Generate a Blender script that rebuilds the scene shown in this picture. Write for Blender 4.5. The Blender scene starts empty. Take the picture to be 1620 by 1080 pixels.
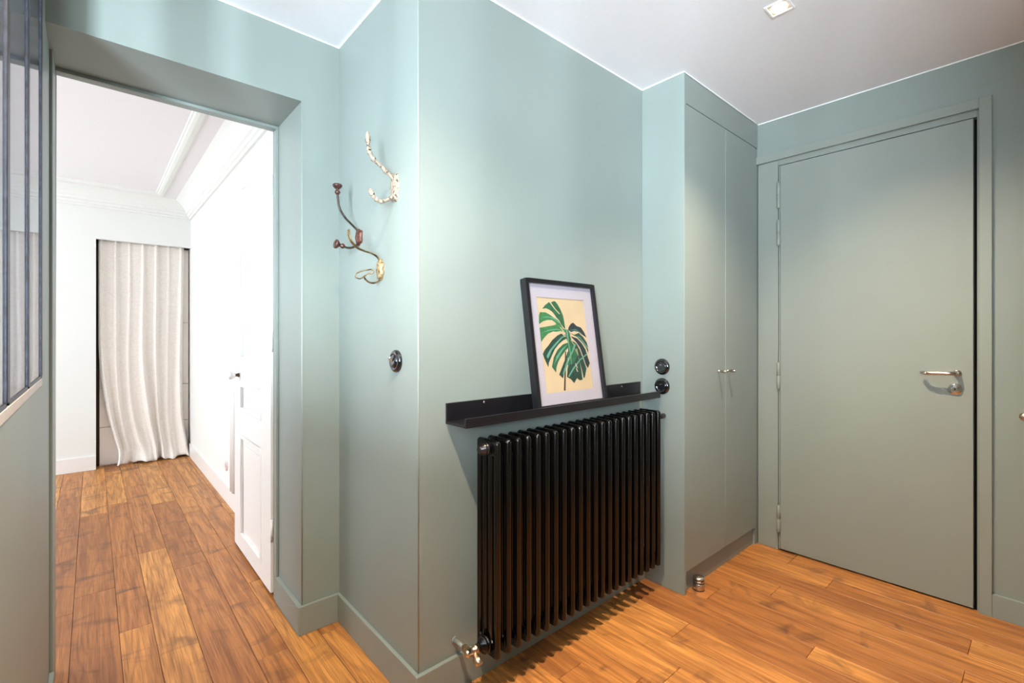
import bpy, math, random
from mathutils import Vector, Matrix, noise as mnoise
random.seed(7)
S = bpy.context.scene
COL = S.collection
R = math.radians
# ---------------------------------------------------------------- camera, world, light, exposure
cam_d = bpy.data.cameras.new('camera'); cam = bpy.data.objects.new('camera', cam_d); COL.objects.link(cam)
cam.location = (0, 0, 1.18); cam.rotation_euler = (R(90), 0, R(48.58 - 90))
cam_d.sensor_fit = 'HORIZONTAL'; cam_d.sensor_width = 36.0; cam_d.lens = 752.0 / 1620 * 36
cam_d.shift_y = -10.0 / 1620; cam_d.clip_start = 0.02; cam_d.clip_end = 100
S.camera = cam
W = bpy.data.worlds.new('daylight'); S.world = W; W.use_nodes = True
W.node_tree.nodes['Background'].inputs[0].default_value = (0.80, 0.90, 1.0, 1)
W.node_tree.nodes['Background'].inputs[1].default_value = 2.0
S.view_settings.view_transform = 'Standard'; S.view_settings.look = 'None'
S.view_settings.gamma = 1; S.view_settings.use_curve_mapping = False
S.view_settings.exposure = 0.9

def area(name, loc, rot, sx, sy, watts, col):
    d = bpy.data.lights.new(name, 'AREA'); d.shape = 'RECTANGLE'; d.size = sx; d.size_y = sy
    d.energy = watts; d.color = col
    o = bpy.data.objects.new(name, d); COL.objects.link(o); o.location = loc; o.rotation_euler = rot
    return o
DAY = (0.74, 0.88, 1.0)
area('daylight_side_room', (-2.58, -1.85, 1.05), (0, R(-90), 0), 1.9, 1.5, 590, DAY)
area('daylight_room_near', (-2.62, 3.35, 1.35), (0, R(-90), 0), 2.0, 1.1, 18, (0.93, 0.96, 1.0))
area('daylight_room_far', (-2.62, 4.75, 1.35), (0, R(-90), 0), 2.0, 1.1, 18, (0.93, 0.96, 1.0))
SPOT_W, SPOT_COL = 100.0, (1.0, 0.81, 0.58)

# ---------------------------------------------------------------- helpers
class MB:
    def __init__(s): s.v = []; s.f = []; s.m = []; s.sm = []
    def add(s, vs, fs, mat=0, smooth=False):
        b = len(s.v); s.v += [tuple(v) for v in vs]
        for f in fs: s.f.append([i + b for i in f]); s.m.append(mat); s.sm.append(smooth)
        return s
    def box(s, x0, x1, y0, y1, z0, z1, mat=0):
        vs = [(x, y, z) for x in (x0, x1) for y in (y0, y1) for z in (z0, z1)]
        return s.add(vs, [(0,1,3,2),(4,6,7,5),(0,4,5,1),(2,3,7,6),(0,2,6,4),(1,5,7,3)], mat)
    def lathe(s, prof, mtx=None, n=20, mat=0, smooth=True):
        # prof: [(radius, axial)], axis = local z
        mtx = mtx or Matrix(); b = []; fs = []
        for r, z in prof:
            for k in range(n):
                a = 2 * math.pi * k / n; b.append(mtx @ Vector((r * math.cos(a), r * math.sin(a), z)))
        for i in range(len(prof) - 1):
            for k in range(n):
                k2 = (k + 1) % n; fs.append((i*n+k, i*n+k2, (i+1)*n+k2, (i+1)*n+k))
        s.add(b, fs, mat, smooth)
        s.add([b[k] for k in range(n)], [tuple(reversed(range(n)))], mat)
        s.add([b[(len(prof)-1)*n+k] for k in range(n)], [tuple(range(n))], mat)
        return s
    def tube(s, pts, rad, n=10, mat=0, flat=None):
        # swept tube; rad scalar or list; flat=(a,b) list of half-extents (in-plane, along up)
        P = [Vector(p) for p in pts]; N = len(P); b = []; fs = []; up = Vector((0, 1, 0))
        for i in range(N):
            t = (P[min(i+1, N-1)] - P[max(i-1, 0)]).normalized()
            if abs(t.dot(up)) > .95: u = Vector((1, 0, 0))
            else: u = up
            side = t.cross(u).normalized(); u2 = side.cross(t).normalized()
            ra, rb = (flat[i] if flat else ((rad[i] if hasattr(rad, '__len__') else rad),) * 2)
            for k in range(n):
                a = 2 * math.pi * k / n; b.append(P[i] + side * (ra * math.cos(a)) + u2 * (rb * math.sin(a)))
        for i in range(N - 1):
            for k in range(n):
                k2 = (k + 1) % n; fs.append((i*n+k, i*n+k2, (i+1)*n+k2, (i+1)*n+k))
        s.add(b, fs, mat, True)
        s.add(b[:n], [tuple(reversed(range(n)))], mat); s.add(b[-n:], [tuple(range(n))], mat)
        return s
    def prism(s, poly, fn, d0, d1, mat=0):
        # poly: 2D outline, fn(u,v,d)->3D
        n = len(poly); vs = [fn(u, v, d0) for u, v in poly] + [fn(u, v, d1) for u, v in poly]
        fs = [tuple(range(n))[::-1], tuple(range(n, 2*n))] + [(i, (i+1) % n, n + (i+1) % n, n + i) for i in range(n)]
        return s.add(vs, fs, mat)
    def mesh(s, name):
        me = bpy.data.meshes.new(name); me.from_pydata(s.v, [], s.f)
        me.polygons.foreach_set('material_index', s.m); me.polygons.foreach_set('use_smooth', s.sm)
        me.update(); 
        import bmesh
        bm = bmesh.new(); bm.from_mesh(me); bmesh.ops.remove_doubles(bm, verts=bm.verts, dist=1e-6)
        bmesh.ops.recalc_face_normals(bm, faces=bm.faces); bm.to_mesh(me); bm.free()
        return me
    def obj(s, name, mats, parent=None, bevel=0, seg=2):
        o = bpy.data.objects.new(name, s.mesh(name)); COL.objects.link(o)
        for m in (mats if isinstance(mats, (list, tuple)) else [mats]): o.data.materials.append(m)
        if parent is not None: attach(o, parent)
        if bevel:
            b = o.modifiers.new('bevel', 'BEVEL'); b.width = bevel; b.segments = seg; b.limit_method = 'ANGLE'; b.angle_limit = R(40)
        return o
def world_of(o):
    m = Matrix.LocRotScale(o.location, o.rotation_euler, None)
    return (world_of(o.parent) @ o.matrix_parent_inverse @ m) if o.parent else m
def attach(o, parent):
    o.parent = parent; o.matrix_parent_inverse = world_of(parent).inverted()
def tag(o, label, cat, group=None, kind=None):
    o['label'] = label; o['category'] = cat
    if group: o['group'] = group
    if kind: o['kind'] = kind
    return o
def thing(name, label, cat, loc, group=None, kind=None):
    o = bpy.data.objects.new(name, None); COL.objects.link(o); o.location = loc; o.empty_display_size = .05
    return tag(o, label, cat, group, kind)
def struct(name, mb, mat, label, cat, bevel=0):
    o = mb.obj(name, mat, None, bevel); return tag(o, label, cat, None, 'structure')
def axis_m(loc, d):
    d = Vector(d).normalized(); return Matrix.Translation(loc) @ d.to_track_quat('Z', 'Y').to_matrix().to_4x4()
def smooth_path(P, k=4):
    P = [Vector(p) for p in P]; out = []
    for i in range(len(P) - 1):
        p0 = P[max(i-1, 0)]; p1 = P[i]; p2 = P[i+1]; p3 = P[min(i+2, len(P)-1)]
        for j in range(k):
            t = j / k
            out.append(0.5*((2*p1) + (p2-p0)*t + (2*p0-5*p1+4*p2-p3)*t*t + (3*p1-p0-3*p2+p3)*t**3))
    out.append(P[-1]); return out

# ---------------------------------------------------------------- materials
def srgb(r, g, b):
    f = lambda c: (c/255/12.92 if c <= 10.3 else ((c/255+.055)/1.055)**2.4)
    return (f(r), f(g), f(b), 1)
def nmat(name):
    m = bpy.data.materials.new(name); m.use_nodes = True
    return m, m.node_tree, m.node_tree.nodes['Principled BSDF']
def plain(name, c, rough=.5, metal=0, bump=0, scale=40, var=0.0, spec=.5, coat=0):
    m, t, p = nmat(name); L = t.links
    p.inputs['Base Color'].default_value = c; p.inputs['Roughness'].default_value = rough
    p.inputs['Metallic'].default_value = metal; p.inputs['Specular IOR Level'].default_value = spec
    p.inputs['Coat Weight'].default_value = coat; p.inputs['Coat Roughness'].default_value = .08
    tc = t.nodes.new('ShaderNodeTexCoord')
    n = t.nodes.new('ShaderNodeTexNoise'); n.inputs['Scale'].default_value = scale; n.inputs['Detail'].default_value = 4
    L.new(tc.outputs['Object'], n.inputs['Vector'])
    if bump:
        b = t.nodes.new('ShaderNodeBump'); b.inputs['Strength'].default_value = bump; b.inputs['Distance'].default_value = .002
        L.new(n.outputs['Fac'], b.inputs['Height']); L.new(b.outputs['Normal'], p.inputs['Normal'])
    if var:
        r = t.nodes.new('ShaderNodeValToRGB'); r.color_ramp.elements[0].position = .3; r.color_ramp.elements[1].position = .7
        r.color_ramp.elements[0].color = tuple(x*(1-var) for x in c[:3]) + (1,)
        r.color_ramp.elements[1].color = tuple(min(1, x*(1+var)) for x in c[:3]) + (1,)
        L.new(n.outputs['Fac'], r.inputs['Fac']); L.new(r.outputs['Color'], p.inputs['Base Color'])
    return m
def two_tone(name, c1, c2, scale, lo, hi, rough=.5, metal=0, bump=.3):
    m, t, p = nmat(name); L = t.links
    tc = t.nodes.new('ShaderNodeTexCoord'); n = t.nodes.new('ShaderNodeTexNoise')
    n.inputs['Scale'].default_value = scale; n.inputs['Detail'].default_value = 6
    r = t.nodes.new('ShaderNodeValToRGB'); r.color_ramp.elements[0].position = lo; r.color_ramp.elements[1].position = hi
    r.color_ramp.elements[0].color = c1; r.color_ramp.elements[1].color = c2
    b = t.nodes.new('ShaderNodeBump'); b.inputs['Strength'].default_value = bump; b.inputs['Distance'].default_value = .001
    L.new(tc.outputs['Object'], n.inputs['Vector']); L.new(n.outputs['Fac'], r.inputs['Fac'])
    L.new(r.outputs['Color'], p.inputs['Base Color']); L.new(n.outputs['Fac'], b.inputs['Height']); L.new(b.outputs['Normal'], p.inputs['Normal'])
    p.inputs['Roughness'].default_value = rough; p.inputs['Metallic'].default_value = metal
    return m

def paint(name, c, rough=.42, scuff=True):
    # satin wall paint: slow tonal drift, roller texture, pale scuffs
    m, t, p = nmat(name); L = t.links; N = t.nodes.new
    tc = N('ShaderNodeTexCoord')
    n1 = N('ShaderNodeTexNoise'); n1.inputs['Scale'].default_value = 1.7; n1.inputs['Detail'].default_value = 3
    r1 = N('ShaderNodeValToRGB'); r1.color_ramp.elements[0].position = .35; r1.color_ramp.elements[1].position = .7
    r1.color_ramp.elements[0].color = tuple(x*.96 for x in c[:3]) + (1,); r1.color_ramp.elements[1].color = tuple(x*1.04 for x in c[:3]) + (1,)
    n2 = N('ShaderNodeTexNoise'); n2.inputs['Scale'].default_value = 160; n2.inputs['Detail'].default_value = 3
    b = N('ShaderNodeBump'); b.inputs['Strength'].default_value = .10; b.inputs['Distance'].default_value = .0012
    L.new(tc.outputs['Object'], n1.inputs['Vector']); L.new(tc.outputs['Object'], n2.inputs['Vector'])
    L.new(n1.outputs['Fac'], r1.inputs['Fac']); L.new(n2.outputs['Fac'], b.inputs['Height']); L.new(b.outputs['Normal'], p.inputs['Normal'])
    last = r1.outputs['Color']
    if scuff:
        mp = N('ShaderNodeMapping'); mp.inputs['Scale'].default_value = (5, 5, 16)
        n3 = N('ShaderNodeTexNoise'); n3.inputs['Scale'].default_value = 1.3; n3.inputs['Detail'].default_value = 7; n3.inputs['Roughness'].default_value = .7
        r3 = N('ShaderNodeValToRGB'); r3.color_ramp.elements[0].position = .66; r3.color_ramp.elements[1].position = .80
        r3.color_ramp.elements[0].color = (0, 0, 0, 1); r3.color_ramp.elements[1].color = (.30, .30, .30, 1)
        mx = N('ShaderNodeMix'); mx.data_type = 'RGBA'
        mx.inputs['B'].default_value = tuple(min(1, x*1.25 + .03) for x in c[:3]) + (1,)
        L.new(tc.outputs['Object'], mp.inputs['Vector']); L.new(mp.outputs['Vector'], n3.inputs['Vector'])
        L.new(n3.outputs['Fac'], r3.inputs['Fac']); L.new(r3.outputs['Color'], mx.inputs['Factor']); L.new(last, mx.inputs['A'])
        last = mx.outputs['Result']
    L.new(last, p.inputs['Base Color']); p.inputs['Roughness'].default_value = rough
    return m

def oak(name):
    m, t, p = nmat(name); L = t.links; N = t.nodes.new
    tc = N('ShaderNodeTexCoord'); oi = N('ShaderNodeObjectInfo')
    off = N('ShaderNodeVectorMath'); off.operation = 'MULTIPLY_ADD'
    off.inputs[1].default_value = (1, 1, 1)
    cmb = N('ShaderNodeCombineXYZ'); mul = N('ShaderNodeMath'); mul.operation = 'MULTIPLY'; mul.inputs[1].default_value = 37.0
    L.new(oi.outputs['Random'], mul.inputs[0])
    for i in range(3): L.new(mul.outputs[0], cmb.inputs[i])
    L.new(tc.outputs['Object'], off.inputs[0]); L.new(cmb.outputs[0], off.inputs[2])
    mp = N('ShaderNodeMapping'); mp.inputs['Scale'].default_value = (1, .09, 1); L.new(off.outputs[0], mp.inputs['Vector'])
    # growth-ring figure
    nz = N('ShaderNodeTexNoise'); nz.inputs['Scale'].default_value = 9; nz.inputs['Detail'].default_value = 2; L.new(mp.outputs[0], nz.inputs['Vector'])
    ringm = N('ShaderNodeMath'); ringm.operation = 'MULTIPLY'; ringm.inputs[1].default_value = 60; L.new(nz.outputs['Fac'], ringm.inputs[0])
    sn = N('ShaderNodeMath'); sn.operation = 'SINE'; L.new(ringm.outputs[0], sn.inputs[0])
    # fine grain
    mp2 = N('ShaderNodeMapping'); mp2.inputs['Scale'].default_value = (1, .016, 1); L.new(off.outputs[0], mp2.inputs['Vector'])
    ng = N('ShaderNodeTexNoise'); ng.inputs['Scale'].default_value = 330; ng.inputs['Detail'].default_value = 5; L.new(mp2.outputs[0], ng.inputs['Vector'])
    # dark mineral streaks / knots running across the board
    mp3 = N('ShaderNodeMapping'); mp3.inputs['Scale'].default_value = (5, 8, 1); L.new(off.outputs[0], mp3.inputs['Vector'])
    nk = N('ShaderNodeTexNoise'); nk.inputs['Scale'].default_value = .9; nk.inputs['Detail'].default_value = 5; nk.inputs['Distortion'].default_value = .8; L.new(mp3.outputs[0], nk.inputs['Vector'])
    rk = N('ShaderNodeValToRGB'); rk.color_ramp.elements[0].position = .58; rk.color_ramp.elements[1].position = .74
    rk.color_ramp.elements[0].color = (0,0,0,1); rk.color_ramp.elements[1].color = (.75,.75,.75,1); L.new(nk.outputs['Fac'], rk.inputs['Fac'])
    base = N('ShaderNodeValToRGB'); e = base.color_ramp.elements
    e[0].position = 0; e[0].color = srgb(168, 107, 55); e[1].position = 1; e[1].color = srgb(224, 159, 84)
    q = base.color_ramp.elements.new(.35); q.color = srgb(197, 130, 67); q = base.color_ramp.elements.new(.7); q.color = srgb(213, 145, 75)
    L.new(oi.outputs['Random'], base.inputs['Fac'])
    def mixc(fac_out, facmul, a, b, mode='MIX'):
        x = N('ShaderNodeMix'); x.data_type = 'RGBA'; x.blend_type = mode
        if facmul is not None:
            q = N('ShaderNodeMath'); q.operation = 'MULTIPLY'; q.inputs[1].default_value = facmul; q.use_clamp = True
            L.new(fac_out, q.inputs[0]); L.new(q.outputs[0], x.inputs['Factor'])
        else: L.new(fac_out, x.inputs['Factor'])
        L.new(a, x.inputs['A'])
        if isinstance(b, tuple): x.inputs['B'].default_value = b
        else: L.new(b, x.inputs['B'])
        return x.outputs['Result']
    c = mixc(sn.outputs[0], .34, base.outputs['Color'], srgb(112, 66, 36))
    mp4 = N('ShaderNodeMapping'); mp4.inputs['Scale'].default_value = (1, .05, 1); L.new(off.outputs[0], mp4.inputs['Vector'])
    ns = N('ShaderNodeTexNoise'); ns.inputs['Scale'].default_value = 34; ns.inputs['Detail'].default_value = 6; ns.inputs['Roughness'].default_value = .65; L.new(mp4.outputs[0], ns.inputs['Vector'])
    rs = N('ShaderNodeValToRGB'); rs.color_ramp.elements[0].position = .42; rs.color_ramp.elements[1].position = .66; L.new(ns.outputs['Fac'], rs.inputs['Fac'])
    c = mixc(rs.outputs['Color'], .62, c, srgb(118, 62, 28))
    rg = N('ShaderNodeValToRGB'); rg.color_ramp.elements[0].position = .50; rg.color_ramp.elements[1].position = .72
    L.new(ng.outputs['Fac'], rg.inputs['Fac'])
    c = mixc(rg.outputs['Color'], .75, c, srgb(96, 54, 28))
    c = mixc(rk.outputs['Color'], None, c, srgb(74, 46, 32))
    # worn pale flecks
    nf = N('ShaderNodeTexNoise'); nf.inputs['Scale'].default_value = 26; nf.inputs['Detail'].default_value = 3; L.new(off.outputs[0], nf.inputs['Vector'])
    rf = N('ShaderNodeValToRGB'); rf.color_ramp.elements[0].position = .74; rf.color_ramp.elements[1].position = .80; L.new(nf.outputs['Fac'], rf.inputs['Fac'])
    c = mixc(rf.outputs['Color'], .35, c, srgb(205, 165, 125))
    L.new(c, p.inputs['Base Color'])
    rr = N('ShaderNodeMapRange'); rr.inputs['To Min'].default_value = .34; rr.inputs['To Max'].default_value = .55
    L.new(nf.outputs['Fac'], rr.inputs['Value']); L.new(rr.outputs[0], p.inputs['Roughness'])
    b = N('ShaderNodeBump'); b.inputs['Strength'].default_value = .25; b.inputs['Distance'].default_value = .0008
    L.new(ng.outputs['Fac'], b.inputs['Height']); L.new(b.outputs['Normal'], p.inputs['Normal'])
    return m

def linen(name):
    m, t, p = nmat(name); L = t.links; N = t.nodes.new
    tc = N('ShaderNodeTexCoord'); outs = []
    for sc in ((700, 700, 60), (60, 60, 700)):
        mp = N('ShaderNodeMapping'); mp.inputs['Scale'].default_value = sc; n = N('ShaderNodeTexNoise'); n.inputs['Scale'].default_value = .6; n.inputs['Detail'].default_value = 2
        L.new(tc.outputs['Object'], mp.inputs['Vector']); L.new(mp.outputs[0], n.inputs['Vector']); outs.append(n.outputs['Fac'])
    a = N('ShaderNodeMath'); a.operation = 'ADD'; L.new(outs[0], a.inputs[0]); L.new(outs[1], a.inputs[1])
    r = N('ShaderNodeValToRGB'); r.color_ramp.elements[0].position = .6; r.color_ramp.elements[1].position = 1.1
    r.color_ramp.elements[0].color = srgb(226, 218, 210); r.color_ramp.elements[1].color = srgb(243, 238, 231)
    hf = N('ShaderNodeMath'); hf.operation = 'MULTIPLY'; hf.inputs[1].default_value = .85; L.new(a.outputs[0], hf.inputs[0])
    L.new(hf.outputs[0], r.inputs['Fac']); L.new(r.outputs['Color'], p.inputs['Base Color'])
    b = N('ShaderNodeBump'); b.inputs['Strength'].default_value = .2; b.inputs['Distance'].default_value = .001; L.new(a.outputs[0], b.inputs['Height']); L.new(b.outputs['Normal'], p.inputs['Normal'])
    p.inputs['Roughness'].default_value = .9; p.inputs['Specular IOR Level'].default_value = .15
    return m

def glass(name, ior=1.5, tint=(1, 1, 1, 1)):
    # thin clear pane: Fresnel mirror over a see-through body
    m = bpy.data.materials.new(name); m.use_nodes = True; t = m.node_tree; t.nodes.clear(); N = t.nodes.new; L = t.links
    o = N('ShaderNodeOutputMaterial'); mx = N('ShaderNodeMixShader'); fr = N('ShaderNodeFresnel'); fr.inputs['IOR'].default_value = ior
    g = N('ShaderNodeNewGeometry'); inv = N('ShaderNodeMath'); inv.operation = 'SUBTRACT'; inv.inputs[0].default_value = 1
    mu = N('ShaderNodeMath'); mu.operation = 'MULTIPLY'
    tr = N('ShaderNodeBsdfTransparent'); tr.inputs['Color'].default_value = tint
    gl = N('ShaderNodeBsdfGlossy'); gl.inputs['Roughness'].default_value = 0.0
    L.new(g.outputs['Backfacing'], inv.inputs[1]); L.new(fr.outputs[0], mu.inputs[0]); L.new(inv.outputs[0], mu.inputs[1])
    L.new(mu.outputs[0], mx.inputs['Fac']); L.new(tr.outputs[0], mx.inputs[1]); L.new(gl.outputs[0], mx.inputs[2]); L.new(mx.outputs[0], o.inputs['Surface'])
    return m

GREEN = paint('sage_green_paint', srgb(136, 145, 139), .42)
GREEN_DOOR = paint('sage_green_door_paint', srgb(139, 145, 137), .34)
GREEN_EDGE = paint('worn_edge_highlight_green', srgb(160, 172, 165), .4, False)  # paler green: worn paint plus the corner highlight put into the bead colour
WHITE = plain('white_wall_paint', srgb(235, 237, 234), .6, bump=.06, scale=120, var=.01)
WHITE_GLOSS = plain('white_door_paint', srgb(240, 239, 237), .35, bump=.08, scale=60, var=.012)
CEIL = plain('white_ceiling_paint', srgb(238, 236, 238), .7, bump=.08, scale=60, var=.012)
CREAM = plain('cream_cupboard_paint', srgb(244, 236, 228), .5, var=.01, scale=6)
OAK = oak('oiled_oak')
GAP = plain('dark_floor_gap', srgb(52, 32, 20), .9, var=.1)
DARK = plain('dark_void_paint', srgb(20, 20, 18), .8, var=.1)
STEEL = two_tone('blued_black_steel', srgb(20, 21, 27), srgb(46, 48, 60), 90, .35, .75, .45, .1, .15)
PUTTY = plain('pale_pink_putty', srgb(206, 198, 196), .6, var=.04, scale=30, bump=.1)
BLACK_METAL = plain('black_powder_coat', srgb(22, 21, 25), .33, 0, bump=.06, scale=300, var=.1)
RAD = plain('black_radiator_enamel', srgb(9, 8, 8), .19, 0, var=.08, spec=.42)
RAD_CAP = plain('black_nickel_plug', srgb(58, 54, 54), .22, .6, var=.08)
BRASS = plain('worn_brass', srgb(206, 184, 160), .30, 1, bump=.05, scale=90, var=.1)
BRASS_OLD = two_tone('aged_brass', srgb(60, 46, 30), srgb(150, 128, 90), 70, .36, .66, .4, .75, .2)
BRASS_PLATE = two_tone('rubbed_gilt_brass', srgb(92, 70, 42), srgb(172, 150, 110), 130, .36, .58, .45, .35, .6)
IRON = two_tone('dark_wrought_iron', srgb(40, 34, 30), srgb(92, 78, 66), 60, .3, .75, .4, .6, .2)
KNOBWOOD = two_tone('turned_dark_wood', srgb(46, 24, 20), srgb(86, 50, 40), 60, .3, .7, .35, 0, .1)
RUSTLEAF = two_tone('rusty_brown_casting', srgb(52, 26, 20), srgb(118, 68, 50), 130, .35, .65, .5, .2, .6)
CHIPPED = two_tone('chipped_cream_paint', srgb(64, 46, 36), srgb(160, 145, 128), 120, .38, .46, .5, 0, .7)
CHROME = plain('polished_chrome', srgb(225, 225, 228), .10, 1, var=.03)
NICKEL = plain('satin_nickel', srgb(196, 190, 184), .26, 1, var=.04, scale=200)
PORCELAIN_BLACK = plain('glossy_black_porcelain', srgb(13, 13, 17), .08, 0, var=.05, coat=1)
PORCELAIN = plain('white_porcelain', srgb(236, 236, 234), .12, 0, var=.02, coat=.6)
RUBBER = plain('black_rubber', srgb(20, 19, 20), .6, var=.1)
FRAME = plain('black_frame_lacquer', srgb(19, 19, 24), .38, 0, bump=.1, scale=150, var=.1)
MAT = plain('off_white_mat_board', srgb(166, 160, 168), .85, bump=.05, scale=200, var=.01)
LINEN = linen('natural_linen')
PINK = plain('pinkish_plastic', srgb(226, 200, 200), .4, var=.03)
GLASS = glass('window_glass', 1.62)
PIC_GLASS = glass('picture_glass', 1.38)
PANE_CLEAR = glass('clear_pane', 1.45)
def emit(name, c, s):
    m = bpy.data.materials.new(name); m.use_nodes = True; t = m.node_tree; t.nodes.clear()
    o = t.nodes.new('ShaderNodeOutputMaterial'); e = t.nodes.new('ShaderNodeEmission'); e.inputs[0].default_value = c; e.inputs[1].default_value = s
    t.links.new(e.outputs[0], o.inputs[0]); return m
LAMP = emit('spot_lamp_glow', (1, .90, .72, 1), 14)
REFLECTOR = plain('brushed_spot_reflector', srgb(226, 206, 184), .4, .4, var=.05)
PAPER = plain('print_cream_paper', srgb(184, 163, 130), .8, var=.05, scale=9)
G1 = plain('print_mid_green', srgb(30, 84, 52), .8, var=.25, scale=60)
G2 = plain('print_deep_green', srgb(18, 56, 46), .8, var=.3, scale=70)
G3 = plain('print_pale_green', srgb(84, 136, 114), .8, var=.1, scale=60)
G4 = plain('print_teal_navy', srgb(18, 38, 46), .8, var=.3, scale=70)
G5 = plain('print_leaf_light_green', srgb(46, 106, 58), .8, var=.2, scale=60)
G6 = plain('print_dark_stem', srgb(52, 44, 26), .8, var=.2, scale=60)

# ---------------------------------------------------------------- room shell
HC = 2.375
XD = 2.835      # entry-door wall
XL = -0.105     # glazed wall
GZ0, GZ1, GY0, GY1 = 1.042, 2.30, -0.62, 1.845   # glazed opening
# floor: base slab + one plank object per board
fl = struct('floor', MB().box(-2.9, 3.0, -3.3, 6.3, -.06, -.012), GAP, 'oiled oak plank floor running through the hall into the white room', 'floor')
XS = [-1.02,-.88,-.775,-.655,-.515,-.41,-.305,-.184,-.062,.079,.184,.307,.449,.554,.676,.82,.945,1.062,1.20,1.32,1.423,1.569,1.69,1.833,1.957,2.055,2.197,2.303,2.425,2.558,2.682,2.85]
JO = {7:[4.71,2.748,1.2],8:[4.157,2.897,1.55],9:[5.385,4.326,2.441,1.3],10:[4.75,3.256,1.85],11:[4.145,2.92,1.62],12:[3.80,1.904,.8],
      13:[4.052,2.531,1.5],14:[3.86,1.902,1.0],15:[1.35,.7],16:[1.02],17:[.93,.1],18:[1.12,.3],19:[.933,-.1],20:[.872,.02],21:[.45],22:[.98,-.2],
      23:[.592-.35],24:[.592],25:[1.02,.10],26:[1.078,.2],27:[.842,-.1],28:[.203],29:[.694,-.3],30:[.9,-.4]}
JO[23] = [.16]
for i in range(len(XS) - 1):
    x0, x1 = XS[i], XS[i+1]
    hi = 5.99 if x0 < .70 else (1.96 if x0 < .76 else (1.34 if x0 < 2.0 else 1.16))
    if x0 < -.4: lo = 2.2
    elif x0 < -.1: lo = -1.29 if x0 > -.2 else 2.2
    else: lo = -1.29
    js = sorted(JO.get(i, [random.uniform(2.6, 3.2), random.uniform(4.1, 4.8)]))
    js = [j for j in js if lo + .15 < j < hi - .12]
    while js and js[0] - lo > 1.3: js.insert(0, js[0] - random.uniform(.85, 1.1))
    ys = [lo] + js + [hi]
    for a, b in zip(ys[:-1], ys[1:]):
        g, c = .0007, .0011; cx, cy = (x0+x1)/2, (a+b)/2
        hx, hy = (x1-x0)/2 - g, (b-a)/2 - g; dz = random.uniform(-.0004, 0)
        vs = [(sx*hx, sy*hy, -.012) for sx, sy in ((-1,-1),(1,-1),(1,1),(-1,1))] + \
             [(sx*hx, sy*hy, dz - c) for sx, sy in ((-1,-1),(1,-1),(1,1),(-1,1))] + \
             [(sx*(hx-c), sy*(hy-c), dz) for sx, sy in ((-1,-1),(1,-1),(1,1),(-1,1))]
        fs = [(8,9,10,11)] + [(k,(k+1)%4,4+(k+1)%4,4+k) for k in range(4)] + [(4+k,4+(k+1)%4,8+(k+1)%4,8+k) for k in range(4)]
        o = MB().add(vs, fs).obj('plank', OAK); o.location = (cx, cy, 0); attach(o, fl)

struct('ceiling', MB().box(-.255, 2.985, -1.45, 1.96, HC, HC+.12), CEIL, 'flat white hall ceiling with one square downlight', 'ceiling')
struct('ceiling_side_room', MB().box(-2.75, -.255, -3.25, 2.31, 2.45, 2.55), CEIL, 'white ceiling of the side room behind the glazed partition', 'ceiling')
struct('ceiling_far', MB().box(-2.75, .92, 2.31, 6.2, 2.45, 2.55), CEIL, 'white ceiling of the far room with plaster ribs', 'ceiling')

wb = MB().prism([(.77, 1.32), (2.85, 1.32), (2.85, 1.47), (.92, 1.47)], lambda u, v, d: (u, v, d), 0, HC)
struct('wall_back', wb, GREEN, 'sage green wall behind the black radiator', 'wall')
struct('wall_return', MB().prism([(.77, 1.32), (.92, 1.47), (.92, 1.96), (.77, 1.96)], lambda u, v, d: (u, v, d), 0, HC), GREEN, 'narrow sage green wall carrying the three coat hooks', 'wall')
for k, (x, y, z0, z1, l) in enumerate(((.7715, 1.3215, .112, HC, 'pale bead on the worn wall corner by the radiator, edge highlight painted in'), (.6215, 1.9615, .112, 2.105, 'pale bead on the worn doorway corner, edge highlight painted in'))):
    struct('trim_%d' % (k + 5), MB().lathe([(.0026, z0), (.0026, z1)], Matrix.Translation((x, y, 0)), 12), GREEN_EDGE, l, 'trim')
wd = MB().box(.62, .92, 1.96, 2.31, 0, 2.105).box(-.255, .92, 1.96, 2.31, 2.105, 2.50)
struct('wall_doorway', wd, GREEN, 'thick sage green wall around the opening to the white room', 'wall')
wr = MB().box(XD, XD+.15, -1.45, .166, 0, HC).box(XD, XD+.15, .166, 1.105, 2.165, HC).box(XD, XD+.15, 1.105, 1.47, 0, HC)
wr.box(XD+.05, XD+.15, .166, 1.105, 0, 2.165)
struct('wall_right', wr, GREEN, 'grey green wall holding the entry door', 'wall')
wl = MB().box(-.255, XL, GY0, GY1, 0, GZ0).box(-.255, XL, GY1, 2.31, 0, HC+.08).box(-.255, XL, -3.1, GY0, 0, HC+.08).box(-.255, XL, GY0, GY1, GZ1, HC+.08)
struct('wall_left', wl, GREEN, 'sage green low wall and pier under the steel framed glazing', 'wall')
struct('wall_front', MB().box(XL, 2.985, -1.60, -1.45, 0, 2.5), GREEN, 'sage green end wall of the hall opposite the radiator', 'wall')
struct('wall_side_room', MB().box(-2.75, -.105, -3.25, -3.1, 0, 2.5), WHITE, 'white end wall of the side room', 'wall')
struct('wall_far', MB().box(-2.6, .022, 5.56, 6.1, 0, 2.45).box(.022, .72, 5.56, 5.60, 2.03, 2.45).box(.022, .72, 6.0, 6.1, 0, 2.45).box(.022, .72, 5.60, 6.0, 2.07, 2.45), WHITE,
       'white far wall with a curtained alcove in its corner', 'wall')
struct('wall_far_right', MB().box(.72, .87, 2.31, 6.1, 0, 2.45), WHITE, 'white side wall running back beside the open panelled door', 'wall')
struct('wall_partition', MB().box(-2.6, -.255, 2.16, 2.31, 0, 2.45), WHITE, 'white partition between side room and far room', 'wall')
ww = MB()
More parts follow.
